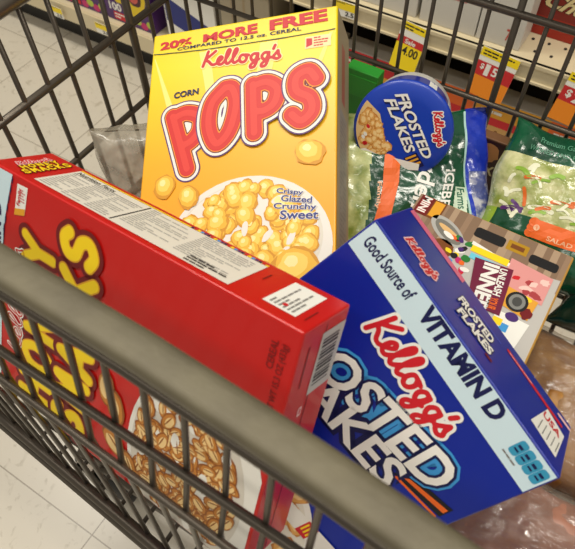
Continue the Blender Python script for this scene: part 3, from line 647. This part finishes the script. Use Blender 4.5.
mb = MB(); ell(mb, F, -.033, .046, .021, .0105, mat('silver_print', (176,174,168)), 3, -.55, 24); ell(mb, F, -.032, .0455, .017, .0075, mat('silver_dark_print', (120,118,110)), 3.4, -.55); ell(mb, F, -.031, .046, .013, .003, mat('bread_print', (222,180,120)), 4, -.4); ell(mb, F, -.03, .042, .006, .0025, WHITE, 4.4, -.4)
ell(mb, F, -.03, .025, .011, .011, BROWNINK, 3)
rn = random.Random(8); pc = [REDINK, GREENINK, YEL, PURPLE, LBLUE, MAG, WHITE, ORANGE, BLACK]
for k in range(22): ell(mb, F, -.014+rn.uniform(-.013,.012), .022+rn.uniform(-.016,.022), rn.uniform(.002,.005), rn.uniform(.002,.004), pc[k % 9], 4+k*.05, rn.uniform(0,3), 12, .1)
poly(mb, F, [(-.0085,.0475),(.0285,.0405),(.0285,.0365),(-.0085,.0435)], WHITE, 5.2); poly(mb, F, [(-.007,.043),(.027,.0435),(.027,.036),(-.007,.036)], YEL, 5.4); poly(mb, F, [(-.005,.0345),(.025,.0335),(.025,.028),(-.005,.028)], CYAN, 5.2)
ROSE = mat('ham_pink_print', (222,150,146)); 
poly(mb, F, [(.0275,.047),(.066,.0435),(.066,.0125),(.029,.0145)], ROSE, 5)
for k in range(8): ell(mb, F, .035+rn.uniform(-.003,.027), .03+rn.uniform(-.012,.012), rn.uniform(.002,.006), rn.uniform(.002,.004), [mat('ham_dark_print',(170,60,64)), mat('ham_light_print',(240,200,190)), REDINK][k % 3], 5.3+k*.04, rn.uniform(0,3), 14, .2)
poly(mb, F, [(.036,.017),(.063,.014),(.061,-.008),(.038,-.004)], mat('amber_print', (226,160,50)), 5.6); ell(mb, F, .058, -.002, .005, .006, DRED, 6, 0, 14, .2); ell(mb, F, .052, .012, .006, .003, YEL, 6)
ell(mb, F, .0475, .0055, .0092, .0105, BLACK, 6.4); ell(mb, F, .0475, .0055, .0068, .008, mat('wheel_grey_print', (130,130,126)), 6.8); ell(mb, F, .0475, .0055, .004, .005, mat('wheel_dark_print', (70,70,68)), 7.2)
poly(mb, F, [(.036,-.01),(.064,-.011),(.06,-.045),(.036,-.045)], WHITE, 5.5); ell(mb, F, .049, -.011, .0055, .0045, PURPLE, 6.2); rect(mb, F, .043, -.028, .05, -.02, LBLUE, 6.2); rect(mb, F, .036, -.024, .044, -.017, YEL, 6.4)
mb.build('food_picture', t, label='printed toys and snack pictures')
mb = MB(); poly(mb, F, [(.0,.031),(.0335,.035),(.04,-.0155),(.012,-.0165)], MAROON, 8)
text(mb, Face(F(.0105,.0305,0), V((.14,-1,0)).normalized(), V((1,.14,0)).normalized()), 'INNER', ((.0,-.0015),(.052,-.0015),(.052,.012),(.0,.012)), WHITE, 9, .04)
text(mb, Face(F(.026,.0315,0), V((.14,-1,0)).normalized(), V((1,.14,0)).normalized()), 'UNLEASH', ((.0,-.003),(.03,-.003),(.03,.0035),(.0,.0035)), WHITE, 9, .03)
text(mb, Face(F(.0305,-.0005,0), V((.14,-1,0)).normalized(), V((1,.14,0)).normalized()), 'YOUR', ((.0,-.005),(.013,-.005),(.013,.003),(.0,.003)), ORANGE, 9, .03); mb.build('slogan_panel', t, label='maroon slogan panel with white letters')
# ------------------------------------------------------------------ bags
from mathutils import noise as mn
class Pillow:
    """a filled bag: flat rectangle puffed out on both sides, wrinkled near its seals"""
    def __init__(s, w, h, thick, seed, wr=.004, p=.5): s.w, s.h, s.t, s.s, s.wr, s.p = w, h, thick, seed, wr, p
    def z(s, u, v, side):
        x, y = max(-1, min(1, 2*u/s.w)), max(-1, min(1, 2*v/s.h))
        e = max(0, (1-abs(x)**2.6)*(1-abs(y)**2.6))**s.p
        q = V((u*26+s.s, v*26, side*3.1))
        n = (mn.noise(q)*1.0+mn.noise(q*2.3)*.6+mn.noise(q*5)*.25)*s.wr
        return side*(s.t/2*e+.0008)+n*min(1, e*2+.25)*(1 if side > 0 else .6)
    def edge(s, u, v):
        k = mn.noise(V((u*22+s.s*2, v*22, 7)))*.006
        x, y = 2*u/s.w, 2*v/s.h
        return u+k*abs(x)-.035*s.w*x*(1-y*y), v+k*abs(y)-.035*s.h*y*(1-x*x)
    def __call__(s, u, v, layer):
        uu, vv = s.edge(u, v); return V((uu, vv, s.z(u, v, 1)+.0004+layer*.00018))
    def mesh(s, pick, nx=70, ny=70):
        mb = MB()
        for side in (1, -1):
            vs = []
            for j in range(ny+1):
                for i in range(nx+1):
                    u = (i/nx-.5)*s.w; v = (j/ny-.5)*s.h; uu, vv = s.edge(u, v); vs.append((uu, vv, s.z(u, v, side)))
            groups = {}
            for j in range(ny):
                for i in range(nx):
                    u = ((i+.5)/nx-.5)*s.w; v = ((j+.5)/ny-.5)*s.h; a = j*(nx+1)+i
                    f = (a, a+1, a+nx+2, a+nx+1); groups.setdefault(pick(u, v, side), []).append(f if side > 0 else f[::-1])
            base = len(mb.v); mb.v += vs
            for m, fs in groups.items():
                i_ = mb.mi(m)
                for f in fs: mb.f.append([base+q for q in f]); mb.m.append(i_)
        return mb
def film(name, rgb, rgb2, sc=30, rough=.2, bumps=.35, lo=.35, hi=.65, coat=.6):
    return mat(name, rgb, rough, coat=coat, noise=(sc, rgb2, lo, hi), bump=(70, bumps))
def frame(U, Vv):
    U = V(U).normalized(); Vv = V(Vv); Vv = (Vv-U*Vv.dot(U)).normalized(); return M((U, Vv, U.cross(Vv))).transposed()
DG = film('bag_dark_green', (8, 62, 40), (16, 88, 56)); BB = film('bag_blue', (20, 38, 150), (40, 66, 190)); CAB = film('shredded_cabbage', (120,140,58), (206,214,150), 60, .3)
CRK = film('clear_crinkle', (80, 90, 150), (190,190,200), 80, .12, .6, .45, .6)
# dark green iceberg bag
R = frame((.835,.55,0), (-.48,.73,.48)); pl = Pillow(.168, .16, .034, 3.0)
cb = V((-.133,.434,-.466))
t = thing('salad_bag', 'dark green iceberg lettuce bag with orange strip and blue end, under the round cup', 'bag', cb, R)
def pick(u, v, s):
    if s < 0: return DG
    if u < -.047+v*.12: return CAB
    if u > .0625 and v < .012: return CRK
    if u > .058: return BB
    return DG
pl.mesh(pick).build('bag_film', t, True)
mb = MB(); rows = [(-.05+.0,-.07),(-.046,-.05),(-.04,-.025),(-.033,.0),(-.03,.03)]
for (a, va), (b_, vb) in zip(rows, rows[1:]):
    for k in range(4):
        t0, t1 = k/4, (k+1)/4; A0 = a+(b_-a)*t0; A1 = a+(b_-a)*t1; v0 = va+(vb-va)*t0; v1 = va+(vb-va)*t1
        for j in range(4): poly(mb, pl, [(A0+j*.0042,v0),(A0+(j+1)*.0042,v0),(A1+(j+1)*.0042,v1),(A1+j*.0042,v1)], ORANGE, 1)
text(mb, lambda a, b_, l: pl(-.0405+b_-a*.16, .005-a, l), 'Family', ((.004,.001),(.034,.001),(.034,.007),(.004,.007)), mat('peach_ink', (246,190,150)), 2, .02); mb.build('orange_strip', t, label='orange strip along the bag')
mb = MB(); text(mb, lambda a, b_, l: pl(.0005+b_-a*.28+.016, .052-a, l), 'Garden', ((.0,.0),(.082,.0),(.082,.02),(.0,.02)), WHITE, 2, .02, .35)
text(mb, lambda a, b_, l: pl(.034+b_-a*.25, .012-a, l), 'ICEBERG', ((.0,.0),(.062,.0),(.062,.011),(.0,.011)), WHITE, 2, .02); mb.build('lettering', t, label='white lettering on the bag')
mb = MB()
for k in range(16): ribbon(mb, pl, [(.0565,-.075+k*.0094),(.0565,-.0656+k*.0094)], .0022, mat('pale_teal_ink', (170,206,200)), 1)
for i in range(4):
    for j in range(6): rect(mb, pl, .043+i*.0036-.004+j*.0008, -.034+j*.0046, .0466+i*.0036-.004+j*.0008, -.0294+j*.0046, mat('pale_mint', (206,224,200)), 1)
text(mb, lambda a, b_, l: pl(.0445+b_, -.008-a, l), 'Farms', ((.0,.0),(.022,.0),(.022,.009),(.0,.009)), mat('oval_green', (20,100,70)), 2, .02); mb.build('farm_label', t, label='pale green farm label')
# salad mix bag with clear window
LET = film('lettuce_mix', (138,152,66), (218,216,164), 48, .16, .6, .36, .62)
R = frame((1,.06,0), (0,.8,.6)); ps = Pillow(.2, .15, .07, 11.0, .004)
t = thing('salad_bag', 'clear salad mix bag with dark green bands and orange label at the right edge', 'bag', V((.032,.47,-.462)), R)
def pick(u, v, s):
    if s < 0: return DG
    if v > .042 or v < -.015: return DG if u > -.088 or v > .042 else mat('lime_leaf', (150,180,50), .3)
    return LET
ps.mesh(pick).build('bag_film', t, True)
mb = MB(); CAR = mat('carrot_shred', (226,110,36), .35); RC_ = mat('red_cabbage_shred', (86,36,110), .35); PALE = mat('cabbage_rib', (236,236,206), .35); LF = mat('green_leaf', (140,180,60), .35)
rn = random.Random(21)
for (u, v, a, l_, m) in [(-.064,.022,.2,.012,CAR),(-.066,.002,1.9,.016,CAR),(-.074,-.012,.2,.02,RC_),(-.07,-.009,-.6,.014,RC_),(-.078,-.014,.1,.012,RC_),(-.03,.006,.1,.02,CAR),(-.012,.012,.2,.02,CAR),(-.045,-.004,.4,.012,CAR),(.01,.0,-.3,.02,CAR),(.03,.02,.5,.018,RC_)]:
    ribbon(mb, ps, [(u-math.cos(a)*l_/2, v-math.sin(a)*l_/2), (u, v+.001), (u+math.cos(a)*l_/2, v+math.sin(a)*l_/2)], .0035, m, 2)
for k in range(46):
    u, v, a = rn.uniform(-.085,.08), rn.uniform(-.018,.036), rn.uniform(0,3.1); l_ = rn.uniform(.01,.022)
    ribbon(mb, ps, [(u-math.cos(a)*l_/2, v-math.sin(a)*l_/4), (u, v+.002), (u+math.cos(a)*l_/2, v+math.sin(a)*l_/4)], rn.uniform(.002,.005), [PALE, LF, PALE][k % 3], 1)
mb.build('vegetable_shreds', t, label='orange carrot and purple cabbage shreds')['kind'] = 'stuff'
mb = MB()
for i in range(24):
    u0 = -.047+i*.0055
    sk = .008*max(0, 1-i/2.0)
    for j in range(4):
        v0 = -.0335+j*.0046+i*.0001
        rect(mb, ps, u0, v0, u0+.0055, v0+.0046, ORANGE, 1)
for j in range(3): ell(mb, ps, -.047, -.0295+j*.0055, .005, .0045, ORANGE, 1.2)
ell(mb, ps, -.043, -.023, .003, .003, mat('peach_ink', (246,190,150)), 2); text(mb, ps, 'SALAD MIX', R4(-.03,-.031,.012,-.0265), mat('peach_ink', (246,190,150)), 2, .02); mb.build('orange_label', t, label='orange lettered label')
mb = MB(); MT = mat('mint_ink', (84,146,116))
text(mb, ps, 'Premium Garden Fresh', R4(-.07,.058,-.01,.0635), MT, 2, .01); text(mb, ps, 'WASHED AND READY', R4(-.078,.049,-.02,.0535), MT, 2, .01); mb.build('lettering', t)
# second dark green bag peeping out right of the lunch kit
R = frame((.9,-.2,.05), (.2,.85,.3)); p3 = Pillow(.12, .075, .05, 19.0)
t = thing('salad_bag', 'dark green bag with white lettering in shade right of the lunch kit carton', 'bag', V((.105,.408,-.495)), R)
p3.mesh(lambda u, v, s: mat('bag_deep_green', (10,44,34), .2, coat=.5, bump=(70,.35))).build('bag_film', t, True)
mb = MB(); text(mb, p3, 'Fresh', R4(-.052,-.008,-.005,.008), WHITE, 2, .02, .3); mb.build('lettering', t)
# wrapped bread and meat packs
def wrapped(name, label, cat, c, R, w, h, th, m, seed, extra=None):
    t = thing(name, label, cat, c, R); p = Pillow(w, h, th, seed, .005, .32)
    p.mesh(lambda u, v, s: m).build('contents', t, True)
    return t, p
def clearfilm(name):
    m = bpy.data.materials.new(name); m.use_nodes = True; nt = m.node_tree; out = nt.nodes['Material Output']; nt.nodes.remove(nt.nodes['Principled BSDF'])
    tr = nt.nodes.new('ShaderNodeBsdfTransparent'); tr.inputs[0].default_value = (.92,.9,.88,1); g = nt.nodes.new('ShaderNodeBsdfGlossy'); g.inputs['Roughness'].default_value = .16; g.inputs['Color'].default_value = (.9,.9,.9,1)
    d_ = nt.nodes.new('ShaderNodeBsdfDiffuse'); d_.inputs['Color'].default_value = (.62,.6,.55,1)
    tc = nt.nodes.new('ShaderNodeTexCoord'); mp = nt.nodes.new('ShaderNodeMapping'); mp.inputs['Scale'].default_value = (40,160,40); mp.inputs['Rotation'].default_value = (0,0,.7)
    n = nt.nodes.new('ShaderNodeTexNoise'); n.inputs['Scale'].default_value = 1; n.inputs['Detail'].default_value = 3; n.inputs['Distortion'].default_value = 1.5
    nt.links.new(tc.outputs['Object'], mp.inputs[0]); nt.links.new(mp.outputs[0], n.inputs['Vector'])
    bp = nt.nodes.new('ShaderNodeBump'); bp.inputs['Strength'].default_value = .8; bp.inputs['Distance'].default_value = .004; nt.links.new(n.outputs['Fac'], bp.inputs['Height']); nt.links.new(bp.outputs[0], g.inputs['Normal'])
    m1 = nt.nodes.new('ShaderNodeMixShader'); m1.inputs[0].default_value = .13; nt.links.new(tr.outputs[0], m1.inputs[1]); nt.links.new(g.outputs[0], m1.inputs[2])
    m2 = nt.nodes.new('ShaderNodeMixShader'); m2.inputs[0].default_value = .12; nt.links.new(m1.outputs[0], m2.inputs[1]); nt.links.new(d_.outputs[0], m2.inputs[2]); nt.links.new(m2.outputs[0], out.inputs[0])
    MATS[name] = m; return m
CF = clearfilm('clear_plastic_film')
BR = mat('bread_brown', (150,96,40), .4, noise=(38,(196,146,76),.35,.65), bump=(40,.3)); ME = mat('meat_pink', (158, 102, 84), .4, noise=(16,(196,140,118),.35,.65), bump=(30,.25))
t, p = wrapped('bread_pack', 'golden brown wrapped bread pack beside the right edge of the lunch kit carton', 'bread', V((.125,.325,-.555)), frame((1,0,0),(0,1,.1)), .19, .135, .09, BR, 31)
pp = Pillow(.196,.146,.1,33,.006,.36); pp.mesh(lambda u, v, s: CF).build('film', t, True, 'clear glossy film')
t, p = wrapped('meat_pack', 'pink meat pack in wrinkled clear film below the right end of the blue cereal box', 'meat', V((.128,.165,-.558)), frame((1,0,0),(0,1,0)), .2, .18, .075, ME, 41)
pp = Pillow(.206,.186,.086,43,.007,.4); pp.mesh(lambda u, v, s: CF).build('film', t, True, 'wrinkled clear film')
mb = MB(); FLb = lambda u, v, l: pp(u, v, l)+V((0,0,.001))
for i in range(6):
    for j in range(3): rect(mb, FLb, -.078+i*.011, -.064+j*.009, -.067+i*.011, -.055+j*.009, WHITE, 1)
rect(mb, FLb, -.076, -.058, -.073, -.044, BLACK, 3); rect(mb, FLb, -.071, -.058, -.068, -.044, BLACK, 3); rect(mb, FLb, -.045, -.06, -.03, -.045, BLACK, 3); mb.build('price_label', t, label='white price label with black print')
# bright green carton behind, brown carton behind, clear bag at left
t = thing('green_carton', 'plain bright green carton standing behind the yellow cereal box and round cup', 'carton', (-.232,.511,BOT+.007)); carton('carton', t, (.038,.016,.192), mat('bright_green', (36,140,40), .45), .001, True)
mb = MB(); mb.box((-.018,-.0085,.16),(.018,-.008,.185), mat('bright_green_lid', (44,150,46), .45)); mb.build('tuck_flap', t)
t = thing('brown_carton', 'narrow brown carton with pale lettering standing between the two salad bags', 'carton', (-.083,.515,BOT+.007)); carton('carton', t, (.034,.012,.165), mat('brown_card', (110,74,44), .5), .001, True)
F = Face((-.017,-.006,0), (1,0,0), (0,0,1)); mb = MB(); rect(mb, F, .002, .09, .032, .163, mat('dark_brown_ink', (60,24,14)), 1); ell(mb, F, .017, .147, .012, .012, mat('cookie_ink', (206,140,80)), 2, 0, 20, .1)
text(mb, F, 'MIX', R4(.005,.118,.029,.131), mat('cream_ink', (232,214,160)), 2, .03); mb.build('front_print', t)
R = frame((.75,.66,.0), (-.05,.1,1)); p5 = Pillow(.095, .18, .055, 51, .008, .35)
t = thing('produce_bag', 'crumpled clear plastic produce bag standing between the red and yellow cereal boxes', 'bag', V((-.382,.314,-.507)), R)
CG = mat('cloudy_film', (150,142,126), .22, alpha=.55, coat=.4, noise=(30,(186,178,160),.35,.7), bump=(34,1.0))
p5.mesh(lambda u, v, s: CG, 90, 90).build('bag_film', t, True)
# ------------------------------------------------------------------ light: rows of ceiling fluorescents and the pale store around
w = bpy.data.worlds.new('store'); bpy.context.scene.world = w; w.use_nodes = True
w.node_tree.nodes['Background'].inputs[0].default_value = (1, .95, .85, 1); w.node_tree.nodes['Background'].inputs[1].default_value = .33
def lamp(x, y, e, sx=1.3, sy=.3, z=2.4):
    l = bpy.data.lights.new('ceiling_light', 'AREA'); l.shape = 'RECTANGLE'; l.size = sx; l.size_y = sy; l.energy = e; l.color = (1, .94, .83)
    o = bpy.data.objects.new('ceiling_light', l); C.objects.link(o); o.location = W(x, y, z)
for x, e in ((-1.7, 1.25), (.2, 1), (2.1, .7)):
    lamp(x, -1.2, 9*e); lamp(x, .35, 28*e)
vs = bpy.context.scene.view_settings
bpy.context.scene.display_settings.display_device = 'sRGB'
vs.view_transform = 'Standard'; vs.look = 'None'; vs.gamma = 1; vs.use_curve_mapping = False; vs.exposure = .18
